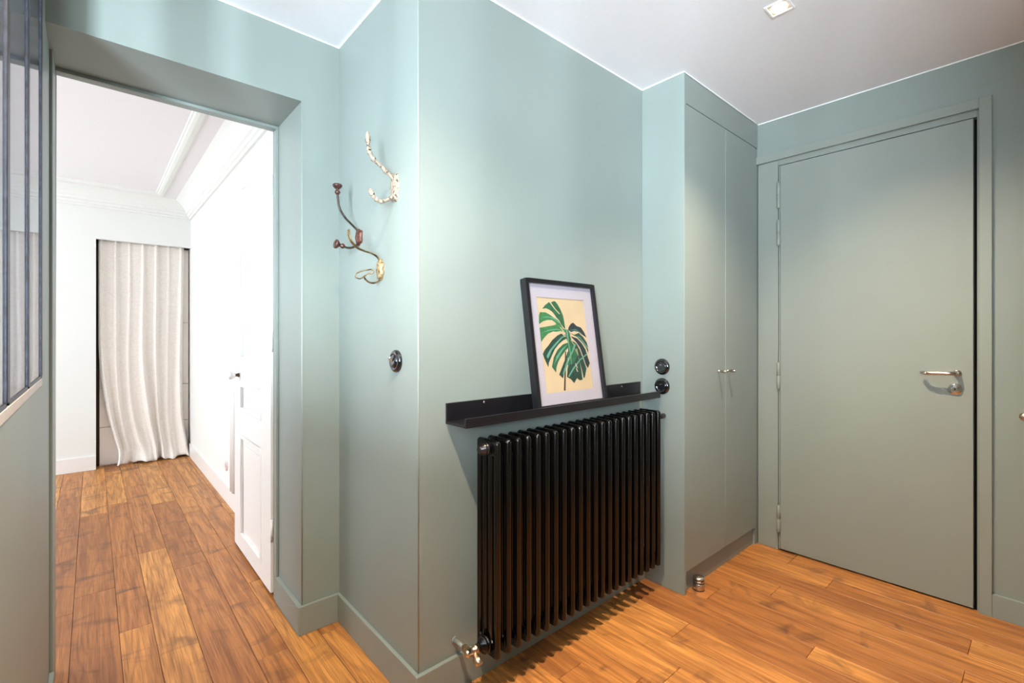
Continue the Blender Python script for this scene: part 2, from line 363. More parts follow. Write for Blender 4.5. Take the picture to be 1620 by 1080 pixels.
ops = [(-2.6, -1.1, .08, 2.04), (2.8, 3.9, .35, 2.35), (4.2, 5.3, .35, 2.35)]
y = -3.1
for a, b, z0, z1 in ops:
    ww.box(-2.75, -2.6, y, a, 0, 2.45).box(-2.75, -2.6, a, b, 0, z0).box(-2.75, -2.6, a, b, z1, 2.45); y = b
ww.box(-2.75, -2.6, y, 6.1, 0, 2.45)
struct('wall_windows', ww, WHITE, 'white outer wall with the daylight windows', 'wall')
for k, (a, b, z0, z1) in enumerate(ops):
    w = thing('window_%d' % (k + 2), ['wide white window lighting the side room', 'tall white window of the far room nearer the doorway', 'tall white window of the far room nearer the curtain'][k], 'window', (-2.7, (a+b)/2, z0), None, 'structure')
    f = MB().box(-2.72, -2.67, a, a+.06, z0, z1).box(-2.72, -2.67, b-.06, b, z0, z1).box(-2.72, -2.67, a+.06, b-.06, z0, z0+.06).box(-2.72, -2.67, a+.06, b-.06, z1-.06, z1).box(-2.72, -2.67, (a+b)/2-.04, (a+b)/2+.04, z0+.06, z1-.06)
    f.obj('window_frame', WHITE_GLOSS, w)
    for s0, s1 in ((a+.06, (a+b)/2-.04), ((a+b)/2+.04, b-.06)):
        MB().box(-2.70, -2.692, s0, s1, z0+.06, z1-.06).obj('pane', PANE_CLEAR, w)

# skirting
def bb(name, mb, mat, label): return struct(name, mb, mat, label, 'baseboard', .0015)
bb('baseboard_back', MB().box(.757, 2.012, 1.305, 1.32, 0, .112), GREEN, 'green baseboard under the radiator')
bb('baseboard_return', MB().box(.757, .77, 1.32, 1.945, 0, .112), GREEN, 'green baseboard below the coat hooks')
bb('baseboard_doorway', MB().box(.605, .77, 1.945, 1.96, 0, .112).box(.605, .62, 1.96, 2.265, 0, .112), GREEN, 'green baseboard wrapping the doorway jamb')
bb('baseboard_left', MB().box(XL, XL+.012, -1.45, 2.12, 0, .10), GREEN, 'green baseboard along the low glazed wall')
bb('baseboard_right', MB().box(XD-.014, XD, -1.45, .163, 0, .097), GREEN, 'green baseboard beside the entry door')
bb('baseboard_far', MB().box(-2.6, .022, 5.546, 5.56, 0, .122), WHITE_GLOSS, 'white baseboard on the far wall left of the curtain')
bb('baseboard_far_right', MB().box(.706, .72, 3.10, 5.56, 0, .122), WHITE_GLOSS, 'white baseboard behind the open panelled door')
# painted-white caulk line where walls meet the hall ceiling
t = .0045
struct('trim_1', MB().box(.77, 2.012, 1.317, 1.32, HC-t, HC).box(.767, .77, 1.317, 1.957, HC-t, HC).box(XL, .77, 1.957, 1.96, HC-t, HC)
       .box(2.007, 2.01, 1.10, 1.32, HC-t, HC).box(2.007, 2.80, 1.097, 1.10, HC-t, HC).box(XD-.003, XD, -1.45, 1.10, HC-t, HC), WHITE, 'thin white caulk line between green walls and ceiling', 'trim')
# doorway frame at the back of the reveal
df = MB().box(.609, .62, 2.268, 2.31, 0, 2.105).box(XL, XL+.008, 2.14, 2.31, 0, 2.105).box(XL+.008, .609, 2.268, 2.31, 2.092, 2.105)
struct('trim_2', df, GREEN, 'slim green door frame lining the back of the doorway', 'trim', .002)
# cornice in the far room
def cornice():
    prof = [(0, 2.302), (.016, 2.302), (.020, 2.318), (.032, 2.324), (.034, 2.345), (.046, 2.352), (.050, 2.372), (.058, 2.380), (.075, 2.402), (.105, 2.430), (.135, 2.45), (0, 2.45)]
    m = MB()
    path = [(-2.6, 5.56, (0, -1)), (.72, 5.56, (-1, -1)), (.72, 2.31, (-1, 0))]
    rows = []
    for x, y, (dx, dy) in path: rows.append([(x + dx*o, y + dy*o, z) for o, z in prof])
    n = len(prof)
    for a in range(2):
        m.add(rows[a] + rows[a+1], [(k, (k+1) % n, n + (k+1) % n, n + k) for k in range(n)])
    return m
struct('trim_3', cornice(), WHITE, 'white plaster cornice around the top of the far room', 'trim')
def rib():
    prof = [(.225, 2.45), (.228, 2.443), (.238, 2.441), (.243, 2.435), (.262, 2.431), (.281, 2.435), (.286, 2.441), (.296, 2.443), (.299, 2.45)]
    m = MB(); rows = []
    for x, y, dx, dy in ((-2.6, 5.56, 0, -1), (.72, 5.56, -1, -1), (.72, 2.31, -1, 0)): rows.append([(x + dx*o, y + dy*o, z) for o, z in prof])
    n = len(prof)
    for a in range(2): m.add(rows[a] + rows[a+1], [(k, (k+1) % n, n + (k+1) % n, n + k) for k in range(n)])
    return m
struct('trim_4', rib(), WHITE, 'raised plaster rib framing the far room ceiling', 'trim')

# ---------------------------------------------------------------- window_1: steel glazed partition
w1 = thing('window_1', 'black steel glazed partition with mirror like panes on the low left wall', 'window', (-.13, .6, GZ0), None, 'structure')
bars = [1.826, 1.472, 1.138, .788, .428, .088, -.252, -.597]
for i, yb in enumerate(bars):
    w = .016 if i else .019
    m = MB().box(-.150, -.1035, yb-w, yb+w, 1.068, GZ1-.012)
    m.obj('glazing_bar', STEEL, w1, .0015)
for a, b in zip(bars[1:], bars[:-1]):
    MB().box(-.1125, -.1065, a+.016, b-.016, 1.07, GZ1-.012).obj('pane', GLASS, w1)
    MB().box(-.150, -.1045, a+.017, b-.017, 1.062, 1.070).obj('bottom_bar', STEEL, w1, .001)
    MB().box(-.150, -.1035, a+.001, b-.001, GZ0+.001, 1.062).obj('sill_strip', PUTTY, w1, .001)['label'] = 'pale putty sill strip'
MB().box(-.150, -.106, GY0, GY1, GZ1-.012, GZ1).obj('top_bar', STEEL, w1, .001)

# ---------------------------------------------------------------- door_1: entry door
d1 = thing('door_1', 'flat grey green entry door with four pin hinges and steel lever', 'door', (XD, .6, 0), None, 'structure')
leaf = MB().box(XD-.003, XD+.035, .2195, .9835, .008, 2.11).obj('door_leaf', GREEN_DOOR, d1, .002)
MB().box(XD-.001, XD+.048, .995, 1.1, 0, 2.143).obj('hinge_jamb', GREEN_DOOR, d1, .0015)
MB().box(XD+.002, XD+.048, .166, .2085, 0, 2.143).obj('lock_jamb', GREEN_DOOR, d1, .001)
MB().box(XD+.002, XD+.048, .2085, .995, 2.1145, 2.165).obj('head_jamb', GREEN_DOOR, d1, .001)
MB().box(XD+.037, XD+.049, .2085, .995, 0, 2.1145).obj('door_stop', DARK, d1)
MB().box(XD-.016, XD+.002, .1625, .2015, 0, 2.186).obj('casing', GREEN_DOOR, d1, .0015)
MB().box(XD-.018, XD-.0005, .2015, 1.115, 2.143, 2.186).obj('casing', GREEN_DOOR, d1, .0015)
MB().box(XD-.004, XD+.002, .9845, .9895, .008, 2.11).obj('hinge_strip', GREEN_DOOR, d1)
for z0, z1 in ((1.876, 2.019), (1.671, 1.814), (.884, 1.03), (.097, .247)):
    zm = (z0 + z1) / 2
    h = MB()
    mt = Matrix.Translation((XD-.009, .9895, 0))
    h.lathe([(.007, z0), (.0094, z0+.003), (.0094, zm-.001), (.0082, zm), (.0094, zm+.001), (.0094, z1-.003), (.007, z1)], mt, 14)
    h.box(XD-.006, XD-.002, .9895, .9965, z0+.004, z1-.004)
    h.obj('hinge', GREEN_DOOR, d1)
hd = MB()
hd.lathe([(.0145, 0), (.0145, .006), (.012, .009), (.0085, .010), (.0085, .03)], axis_m((XD-.003, .270, 1.014), (-1, 0, 0)), 20)
pts = smooth_path([(XD-.025, .270, 1.014), (XD-.046, .275, 1.0145), (XD-.056, .292, 1.0145), (XD-.058, .320, 1.014), (XD-.057, .352, 1.013), (XD-.048, .376, 1.012), (XD-.030, .385, 1.0115)], 5)
hd.tube(pts, .0082, 12)
hd.obj('lever_handle', NICKEL, leaf)['label'] = 'steel lever handle'
lk = MB(); lk.lathe([(.0255, 0), (.0255, .004), (.0225, .0075), (.013, .0095), (.0125, .013), (.010, .0145)], axis_m((XD-.003, .2765, .9435), (-1, 0, 0)), 28)
lk = lk.obj('lock_escutcheon', CHROME, leaf)
MB().box(XD-.0185, XD-.0165, .2752, .2782, .939, .948).obj('keyhole', DARK, leaf)
kb = MB(); kb.lathe([(.012, 0), (.012, .004), (.006, .007), (.006, .018), (.011, .024), (.0165, .032), (.0165, .038), (.011, .045), (.002, .047)], axis_m((XD, .068, .853), (-1, 0, 0)), 20)
tag(kb.obj('brass_pull', BRASS), 'brass knob on the green wall at the right edge beside the entry door', 'knob')

# ---------------------------------------------------------------- built-in wardrobe
wz = thing('built_in_wardrobe', 'tall sage green built-in wardrobe with two flush doors in the corner', 'wardrobe', (2.4, 1.2, 0))
MB().box(2.01, 2.0265, 1.098, 1.319, 0, HC-.001).obj('side_panel', GREEN, wz, .001)
MB().box(2.0265, 2.832, 1.102, 1.319, 2.2395, HC-.001).obj('top_panel', GREEN, wz, .001)
MB().box(2.0265, 2.832, 1.135, 1.319, .0, 2.232).obj('carcass', DARK, wz)
for a, b, nm in ((2.0285, 2.4245, 0), (2.4275, 2.795, 1)):
    d = MB().box(a, b, 1.10, 1.118, .099, 2.2335).obj('wardrobe_door', GREEN, wz, .0012)
    hx = 2.347 if nm == 0 else 2.447
    MB().lathe([(.0075, 0), (.0075, .003), (.0058, .005), (.0058, .018), (.0078, .020), (.0078, .040), (.006, .042)], axis_m((hx, 1.10, .998 if nm else 1.0), (0, -1, 0)), 16).obj('knob', NICKEL, d)
MB().box(2.797, 2.832, 1.104, 1.13, .0, 2.2335).obj('filler_strip', GREEN, wz, .001)
for a, b in ((2.0265, 2.4155), (2.4165, 2.797)):
    MB().box(a, b, 1.116, 1.134, 0, .0945).obj('plinth', GREEN, wz, .0008)

# ---------------------------------------------------------------- column radiator
rad = thing('column_radiator', 'black four column radiator hung on the green wall below the ledge', 'radiator', (1.46, 1.233, .12))
NSEC, PITCH, XR0 = 22, .0454, .9855
RY = [1.189, 1.2185, 1.248, 1.2775]; RZ0, RZ1, RT = .127, .836, .0118
def section():
    m = MB()
    dome = [(RT*math.cos(R(a)), RT*math.sin(R(a))) for a in (0, 25, 50, 72, 88)]
    prof = [(r, RZ0 + RT - h) for r, h in reversed(dome)] + [(r, RZ1 - RT + h) for r, h in dome]
    for yy in RY: m.lathe(prof, Matrix.Translation((0, yy, 0)), 16)
    def head(za, zb, flip):
        # flattened web joining the four tubes: y/z outline, extruded in x, sides eased
        ya, yb = RY[0]-.004, RY[-1]+.004; pts = [(yb, za), (yb, zb-.006), (yb-.004, zb-.002), (yb-.009, zb-.001), (ya+.009, zb-.001), (ya+.004, zb-.002), (ya, zb-.006), (ya, za)]
        for i in range(3):
            c = (RY[i]+RY[i+1])/2; pts += [(RY[i]+RT*.85, za), (c-.0015, za+.006), (c+.0015, za+.006), (RY[i+1]-RT*.85, za)]
        if flip: pts = [(p, za + zb - q) for p, q in pts]
        cyy, czz = (ya+yb)/2, (za+zb)/2; n = len(pts); rows = []
        for xo, sh in ((-.0102, .004), (-.0085, .0012), (-.005, 0), (.005, 0), (.0085, .0012), (.0102, .004)):
            ky = 1 - sh/((yb-ya)/2); kz = 1 - sh/((zb-za)/2)
            rows.append([(xo, cyy + (p-cyy)*ky, czz + (q-czz)*kz) for p, q in pts])
        for a, b in zip(rows[:-1], rows[1:]):
            m.add(a + b, [(k, (k+1) % n, n+(k+1) % n, n+k) for k in range(n)], 0, True)
        m.add(rows[0], [tuple(range(n))]); m.add(rows[-1], [tuple(range(n))])
    head(RZ1-.054, RZ1, False); head(RZ0, RZ0+.056, True)
    return m
sec_mesh = section().mesh('radiator_section'); sec_mesh.materials.append(RAD)
for k in range(NSEC):
    o = bpy.data.objects.new('radiator_section', sec_mesh); COL.objects.link(o); o.location = (XR0 + k*PITCH, 0, 0); attach(o, rad)
XR1 = XR0 + (NSEC-1)*PITCH
RC = 1.233
for z in (.806, .160):
    MB().lathe([(.015, 0), (.015, XR1-XR0)], axis_m((XR0, RC, z), (1, 0, 0)), 16).obj('header_tube', RAD, rad)
# weld beads that catch light at the foot of each section
wm = MB().lathe([(.0006, -.004), (.0035, -.002), (.0042, 0), (.0035, .002), (.0006, .004)], None, 8).mesh('weld_bead'); wm.materials.append(RAD)
for k in range(NSEC):
    for yy in (1.204, 1.233, 1.263):
        o = bpy.data.objects.new('weld_bead', wm); COL.objects.link(o); o.location = (XR0 + k*PITCH, yy, .183); attach(o, rad)
MB().lathe([(.0225, 0), (.0225, .004), (.019, .006), (.019, .010), (.0215, .011), (.0215, .0145), (.017, .016), (.017, .020), (.0125, .021), (.0125, .029), (.008, .030)], axis_m((XR0-.0118, RC, .806), (-1, 0, 0)), 24).obj('blanking_plug', RAD_CAP, rad)
MB().lathe([(.028, 0), (.028, .004), (.0245, .006), (.0245, .010), (.027, .011), (.027, .015), (.022, .017), (.022, .021), (.0145, .023), (.0145, .03)], axis_m((XR0-.0118, RC, .163), (-1, 0, 0)), 24).obj('union_collar', RAD, rad)
MB().lathe([(.012, 0), (.012, .006), (.0125, .007), (.0125, .038), (.011, .040), (.006, .041)], axis_m((XR1+.0118, 1.19, .806), (1, 0, 0)), 20).obj('bleed_plug', RAD_CAP, rad)
v = MB()
v.lathe([(.0115, 0), (.0115, .010), (.015, .011), (.015, .022), (.011, .024), (.011, .046), (.013, .048), (.013, .054), (.006, .060)], axis_m((XR0-.038, RC, .163), (-1, 0, 0)), 18)
v.lathe([(.010, -.002), (.0105, .018), (.014, .019), (.014, .031), (.010, .033)], axis_m((.907, RC, .163), (0, 1, 0)), 6, 0, False)
v.lathe([(.010, 0), (.010, .018), (.0135, .020), (.0135, .040), (.011, .043)], axis_m((.922, RC, .160), (0, -.75, -.65)), 16)
v = v.obj('lockshield_valve', BRASS, rad); v['label'] = 'brass valve'
MB().lathe([(.0075, 0), (.0075, .07)], axis_m((.907, RC+.02, .163), (0, 1, 0)), 14).obj('supply_pipe', GREEN, v)
MB().lathe([(.011, 0), (.0095, .004)], axis_m((.907, 1.3195, .163), (0, -1, 0)), 16).obj('pipe_rose', GREEN, v)
for xx in (1.15, 1.76):
    MB().box(xx-.012, xx+.012, 1.286, 1.3205, .70, .76).obj('wall_bracket', RAD, rad)
    MB().box(xx-.012, xx+.012, 1.286, 1.3205, .20, .26).obj('wall_bracket', RAD, rad)

# ---------------------------------------------------------------- picture ledge + framed print
lg = thing('picture_ledge', 'long black metal picture ledge above the radiator', 'shelf', (1.43, 1.32, .89))
X0, X1 = .872, 1.986
MB().box(X0, X1, 1.311, 1.3195, .888, .956).obj('back_rail', BLACK_METAL, lg, .0008)
MB().box(X0, X1, 1.2135, 1.311, .888, .896).obj('shelf_board', BLACK_METAL, lg, .0008)
MB().box(X0, X1, 1.205, 1.2135, .888, .918).obj('front_lip', BLACK_METAL, lg, .0008)
for xx, zz in ((1.027, .946), (1.832, .943)):
    MB().lathe([(.0045, 0), (.0045, .001), (.003, .0022)], axis_m((xx, 1.311, zz), (0, -1, 0)), 12).obj('screw', NICKEL, lg)['label'] = 'silver screw head'

lean = math.atan2(.073, .485)
FX0, FX1, FH, FD = 1.205, 1.609, .494, .031
fr = thing('framed_print', 'black framed monstera leaf print with wide white mat leaning on the ledge', 'picture', ((FX0+FX1)/2, 1.217, .9015))
Zb = .9005 + FD*math.sin(lean)*0
up = Vector((0, math.sin(lean), math.cos(lean))); nb = Vector((0, math.cos(lean), -math.sin(lean)))  # nb: into the wall
P0 = Vector((0, 1.2185, .9012 + FD*math.sin(lean)))
def pp(x, s, d): return P0 + Vector((x, 0, 0)) + up*s + nb*d
def fbox(m, x0, x1, s0, s1, d0, d1, mat=0):
    vs = [pp(x, s, d) for x in (x0, x1) for s in (s0, s1) for d in (d0, d1)]
    return m.add(vs, [(0,1,3,2),(4,6,7,5),(0,4,5,1),(2,3,7,6),(0,2,6,4),(1,5,7,3)], mat)
fw = .0155
m = MB(); fbox(m, FX0, FX0+fw, 0, FH, 0, FD); fbox(m, FX1-fw, FX1, 0, FH, 0, FD); fbox(m, FX0+fw, FX1-fw, 0, fw, 0, FD); fbox(m, FX0+fw, FX1-fw, FH-fw, FH, 0, FD)
m.obj('frame', FRAME, fr, .0012)
ox0, ox1, os0, os1 = 1.2665, 1.5425, .060, .4275
m = MB(); fbox(m, FX0+.006, ox0, .006, FH-.006, .014, .0165); fbox(m, ox1, FX1-.006, .006, FH-.006, .014, .0165)
fbox(m, ox0, ox1, .006, os0, .014, .0165); fbox(m, ox0, ox1, os1, FH-.006, .014, .0165)
m.obj('mat_board', MAT, fr)
m = MB(); fbox(m, FX0+.006, FX1-.006, .006, FH-.006, .017, .021)
pr = m.obj('print', PAPER, fr)
m = MB(); fbox(m, FX0+.012, FX1-.012, .012, FH-.012, .0045, .0062)
m.obj('glazing', PIC_GLASS, fr)
m = MB(); fbox(m, FX0+.010, FX1-.010, .010, FH-.010, .0215, .0255); m.obj('backing_board', GAP, fr)
LF = dict(
A=[(1.4132,.3036),(1.4115,.3327),(1.409,.3574),(1.397,.384),(1.384,.4037),(1.3715,.4154),(1.3603,.4149),(1.3518,.4111),(1.3344,.4096),(1.3108,.3961),(1.2951,.3824),(1.3153,.3854),(1.3301,.3815),(1.3475,.3733),(1.3584,.3627),(1.369,.3497),(1.3804,.341),(1.3908,.3257),(1.4016,.3124)],
B=[(1.2811,.369),(1.2732,.3558),(1.2682,.3216),(1.2923,.3338),(1.3206,.3398),(1.3422,.3391),(1.3567,.3317),(1.3648,.323),(1.3826,.3144),(1.4002,.3035),(1.3904,.3234),(1.374,.3409),(1.3532,.3493),(1.3302,.3618),(1.3098,.3688)],
C=[(1.2676,.3077),(1.2687,.2854),(1.2699,.2537),(1.2888,.2705),(1.3123,.2855),(1.3414,.2943),(1.3601,.2933),(1.3861,.2967),(1.4112,.2913),(1.4161,.3014),(1.3883,.3101),(1.3648,.323),(1.3452,.3184),(1.3074,.3135)],
D=[(1.4095,.2813),(1.3843,.2857),(1.3641,.2791),(1.3298,.2596),(1.305,.2384),(1.2847,.2238),(1.272,.2083),(1.277,.1924),(1.294,.157),(1.2998,.1747),(1.3207,.2017),(1.3398,.2249),(1.3648,.244),(1.3929,.2591),(1.4135,.2657)],
E=[(1.4208,.25),(1.3904,.2437),(1.3551,.2224),(1.3286,.1929),(1.3138,.1572),(1.3333,.135),(1.3379,.154),(1.3506,.1749),(1.3694,.1938),(1.3989,.2171),(1.4211,.2322)],
F=[(1.4266,.2254),(1.4112,.2124),(1.3939,.1865),(1.3733,.1589),(1.349,.1256),(1.3686,.1105),(1.3766,.1306),(1.3928,.1602),(1.41,.1661),(1.4338,.1896),(1.4461,.2228)],
H=[(1.4294,.3015),(1.4346,.3128),(1.4503,.3266),(1.4646,.3314),(1.4828,.318),(1.5095,.3114),(1.5269,.2906),(1.5374,.2697),(1.5178,.279),(1.4923,.2928),(1.4656,.2972),(1.4445,.2926)],
I=[(1.4356,.2892),(1.4629,.2813),(1.4917,.2893),(1.5166,.2721),(1.535,.2487),(1.5395,.2323),(1.5388,.2184),(1.5369,.2047),(1.5264,.2281),(1.5059,.2514),(1.4814,.2699),(1.4591,.279)],
J=[(1.4385,.2768),(1.4774,.2665),(1.5016,.2469),(1.5216,.2213),(1.5303,.1912),(1.5395,.1631),(1.5234,.1433),(1.5136,.1574),(1.5023,.192),(1.488,.2288),(1.471,.2495)],
K=[(1.4392,.261),(1.4702,.2449),(1.4864,.2197),(1.5007,.1829),(1.5143,.1414),(1.4974,.1061),(1.4902,.1043),(1.4855,.136),(1.4763,.1815),(1.4621,.2179),(1.4432,.2453)],
L=[(1.4318,.2566),(1.4536,.2271),(1.4692,.1997),(1.4777,.1702),(1.4817,.134),(1.4822,.0981),(1.4649,.0969),(1.4497,.1067),(1.4298,.0881),(1.4128,.1046),(1.3917,.1145),(1.4003,.1468),(1.41,.1661),(1.4227,.2121)],
M=[(1.4132,.3036),(1.4294,.3015),(1.4371,.288),(1.4418,.2565),(1.4536,.2271),(1.4692,.1997),(1.4433,.167),(1.4093,.1617),(1.3928,.1602),(1.4145,.2123),(1.4208,.25),(1.4135,.2657),(1.4112,.2913)],
stem=[(1.397,.2149),(1.4034,.2148),(1.3751,.0628),(1.3656,.0635)])
VN = [[(1.3377,.4105),(1.3441,.4119),(1.3655,.3873),(1.3908,.3658),(1.3872,.3635),(1.3591,.387)],
[(1.4147,.3025),(1.4261,.3015),(1.4252,.2566),(1.4293,.212),(1.4276,.1632),(1.424,.1611),(1.4239,.2099),(1.4195,.2522)],
[(1.2824,.3475),(1.3136,.3537),(1.3532,.3493),(1.3822,.3322),(1.3783,.3277),(1.3493,.3448),(1.3129,.3494)],
[(1.2735,.2876),(1.3146,.3006),(1.362,.3054),(1.4121,.2969),(1.3613,.301),(1.317,.2963)],
[(1.2899,.1983),(1.3118,.2233),(1.3502,.2507),(1.389,.2746),(1.4223,.279),(1.3915,.2702),(1.3557,.2463),(1.3203,.2188),(1.2975,.1896)],
[(1.3273,.1651),(1.3447,.1967),(1.3775,.2241),(1.42,.2455),(1.3868,.2218),(1.3534,.1921)],
[(1.3681,.1267),(1.3982,.1731),(1.4383,.2162),(1.4567,.2451),(1.4664,.2427),(1.4446,.2138),(1.4075,.1706),(1.3775,.1262)],
[(1.4323,.2993),(1.4736,.3041),(1.5155,.2859),(1.473,.3007)],
[(1.4557,.279),(1.4956,.2721),(1.5386,.2279),(1.5392,.2185),(1.4948,.2675)],
[(1.3984,.1163),(1.4336,.1496),(1.4797,.1814),(1.5293,.205),(1.5281,.1981),(1.4823,.1768),(1.4395,.1449),(1.4045,.1138)]]
LM = [G1, G2, G3, G4, G5, G6, PAPER]
LC = dict(A=0, B=4, C=4, D=1, E=0, F=1, H=3, I=1, J=3, K=1, L=1, M=0, stem=5)
m = MB(); dd = .0168
for k in ('stem', 'A', 'B', 'C', 'D', 'E', 'F', 'H', 'I', 'J', 'K', 'L', 'M'):
    dd -= .00002; m.prism(LF[k], lambda u, v, d: pp(u, v, d), dd, .017, LC[k])
for j, q in enumerate(VN): m.prism(q, lambda u, v, d: pp(u, v, d), .01645 - j*.00001, .017, 2 if j else 6)
for q in ([(1.3815,.3320),(1.3885,.3250),(1.4005,.3120),(1.3960,.3190)], [(1.383,.3105),(1.388,.3115),(1.405,.294),(1.401,.292)], [(1.387,.2885),(1.392,.2895),(1.409,.2745),(1.404,.273)],
          [(1.4355,.2775),(1.440,.2785),(1.456,.254),(1.452,.255)], [(1.437,.2610),(1.441,.2600),(1.456,.2400),(1.452,.241)], [(1.4640,.2240),(1.4680,.2250),(1.4735,.1950),(1.4700,.198)],
          [(1.4090,.1890),(1.4120,.1900),(1.4120,.1780),(1.409,.178)], [(1.448,.165),(1.451,.166),(1.461,.147),(1.457,.146)], [(1.449,.146),(1.453,.147),(1.460,.132),(1.456,.131)]):
    m.prism(q, lambda u, v, d: pp(u, v, d), .0163, .017, 6)
m.obj('leaf_motif', LM, pr)['label'] = 'green monstera leaf motif'

# ---------------------------------------------------------------- round switches and sockets
def round_plate(mtx, R0):
    return MB().lathe([(R0, 0), (R0, .004), (R0*.97, .008), (R0*.88, .0115), (R0*.74, .0135), (R0*.64, .013), (R0*.60, .0105)], mtx, 36)
def socket(z, label, y=1.2085):
    s = thing('power_socket', label, 'socket', (2.01, y, z), 'round black sockets on the wardrobe side')
    mt = axis_m((2.0095, y, z), (-1, 0, 0))
    round_plate(mt, .0385).obj('cover_ring', PORCELAIN_BLACK, s)
    MB().lathe([(.0235, .002), (.0235, .0108), (.021, .0120), (.0195, .0105), (.0190, .0070)], mt, 32).obj('socket_well', PORCELAIN_BLACK, s)
    for dy in (-.0095, .0095): MB().lathe([(.0024, 0), (.0024, .0035)], axis_m((2.0028, y+dy, z), (-1, 0, 0)), 10).obj('contact', CHROME, s)
    MB().lathe([(.0024, 0), (.0024, .012), (.001, .0145)], axis_m((2.0028, y, z+.009), (-1, 0, 0)), 10).obj('earth_pin', CHROME, s)
socket(1.032, 'upper round black porcelain socket on the wardrobe side panel')
socket(.9405, 'lower round black porcelain socket half behind the ledge tip')
sw = thing('light_switch', 'round black porcelain toggle switch on the narrow coat hook wall', 'switch', (.77, 1.461, 1.0925))
mt = axis_m((.7705, 1.461, 1.0925), (-1, 0, 0))
round_plate(mt, .0385).obj('cover_ring', PORCELAIN_BLACK, sw)
MB().lathe([(.0235, .002), (.0235, .012), (.020, .0155), (.010, .017), (.002, .0173)], mt, 32).obj('switch_dome', PORCELAIN_BLACK, sw)
MB().lathe([(.0045, 0), (.0040, .006), (.0058, .012), (.0064, .016), (.004, .019)], axis_m((.7545, 1.461, 1.094), (-.7, 0, .7)), 14).obj('toggle_lever', CHROME, sw)

# ---------------------------------------------------------------- coat hooks
def HP(y, zc): return lambda o, z, dy=0.0: (.77 - o, y + dy, zc + z)
# 1: chipped cream casting
q = HP(1.47, 1.686)
hk = thing('coat_hook', 'chipped cream cast iron coat hook, uppermost of the three', 'hook', q(0, 0), 'coat hooks on the narrow green wall')
pl = MB(); n = 28; out = []
for k in range(n):
    a = 2*math.pi*k/n; rr = 1 + .10*math.cos(6*a) + .06*math.cos(11*a+1)
    out.append((.027*rr*math.cos(a), .049*rr*math.sin(a) - .006))
rows = [[(.7705, 1.47+u, 1.686+w) for u, w in out], [(.765, 1.47+u, 1.686+w) for u, w in out], [(.7605, 1.47+u*.78, 1.686-.006+(w+.006)*.82) for u, w in out], [(.758, 1.47+u*.4, 1.686-.006+(w+.006)*.45) for u, w in out]]
for a, b in zip(rows[:-1], rows[1:]): pl.add(a+b, [(k, (k+1) % n, n+(k+1) % n, n+k) for k in range(n)], 0, True)
pl.add(rows[-1], [tuple(range(n))]); pl.obj('back_plate', CHIPPED, hk)
def knobbly(pts, r0, nodes, y=None):
    P = smooth_path(pts, 6); N = len(P); rad = []
    for i in range(N):
        t = i/(N-1); r = r0*(1 - .15*t)
        for nt, s in nodes: r += r0*s*math.exp(-((t-nt)/.022)**2)
        r *= 1 + .10*math.sin(i*2.3)
        rad.append(r)
    return P, rad
P, rad_ = knobbly([q(.004,.018), q(.014,.026), q(.049,.052), q(.080,.072), q(.094,.092), q(.097,.112), q(.098,.124)], .0062, [(.28,.5),(.50,.7),(.64,.5),(.72,.7)])
m = MB().tube(P, rad_, 10)
m.lathe([(.004,-.004),(.0075,.000),(.0095,.006),(.0070,.010),(.0090,.014),(.0080,.021),(.0058,.026),(.0045,.031),(.001,.036)], axis_m(q(.098,.122), (-.05,0,1)), 12)
m.obj('upper_arm', CHIPPED, hk)
P, rad_ = knobbly([q(.002,-.020), q(.010,-.038), q(.033,-.055), q(.057,-.063), q(.074,-.056), q(.083,-.047)], .0062, [(.55,.6),(.72,.7),(.9,.4)])
m = MB().tube(P, rad_, 10)
m.lathe([(.004,-.003),(.0080,.002),(.0100,.007),(.0075,.011),(.0085,.016),(.0050,.021),(.001,.024)], axis_m(q(.081,-.048), (-.55,0,.8)), 12)
m.obj('lower_arm', CHIPPED, hk)
# 2: iron with turned wooden knobs
q = HP(1.756, 1.558)
hk = thing('coat_hook', 'dark iron coat hook with two turned brown knobs, leftmost of three', 'hook', q(0, 0), 'coat hooks on the narrow green wall')
pl = MB(); n = 24; out = []
for k in range(n):
    a = 2*math.pi*k/n; rr = 1 + .12*math.cos(5*a)
    out.append((.026*rr*math.cos(a), .031*rr*math.sin(a)))
rows = [[(.7705, 1.756+u, 1.556+w) for u, w in out], [(.764, 1.756+u, 1.556+w) for u, w in out], [(.758, 1.756+u*.7, 1.556+w*.75) for u, w in out], [(.755, 1.756+u*.3, 1.556+w*.35) for u, w in out]]
for a, b in zip(rows[:-1], rows[1:]): pl.add(a+b, [(k, (k+1) % n, n+(k+1) % n, n+k) for k in range(n)], 0, True)
pl.add(rows[-1], [tuple(range(n))]); pl.obj('back_plate', RUSTLEAF, hk)
ua = MB().tube(smooth_path([q(.006,.012), q(.012,.024), q(.026,.037), q(.058,.064), q(.079,.096), q(.086,.135), q(.087,.150)], 6), .0042, 10).obj('upper_arm', IRON, hk)
knob_prof = [(.0045,-.004),(.0095,.000),(.0120,.005),(.0105,.010),(.0070,.013),(.0065,.016),(.0130,.021),(.0185,.026),(.0205,.030),(.0195,.034),(.014,.037),(.004,.038)]
MB().lathe([(r*.86, z) for r, z in knob_prof], axis_m(q(.087,.148), (0,0,1)), 20).obj('wooden_knob', KNOBWOOD, ua)
la = MB().tube(smooth_path([q(.004,-.012), q(.008,-.027), q(.028,-.044), q(.050,-.048), q(.066,-.044)], 6), .0042, 10).obj('lower_arm', IRON, hk)
MB().lathe([(r*.86, z) for r, z in knob_prof], axis_m(q(.062,-.045), (-.97,0,.18)), 20).obj('wooden_knob', KNOBWOOD, la)
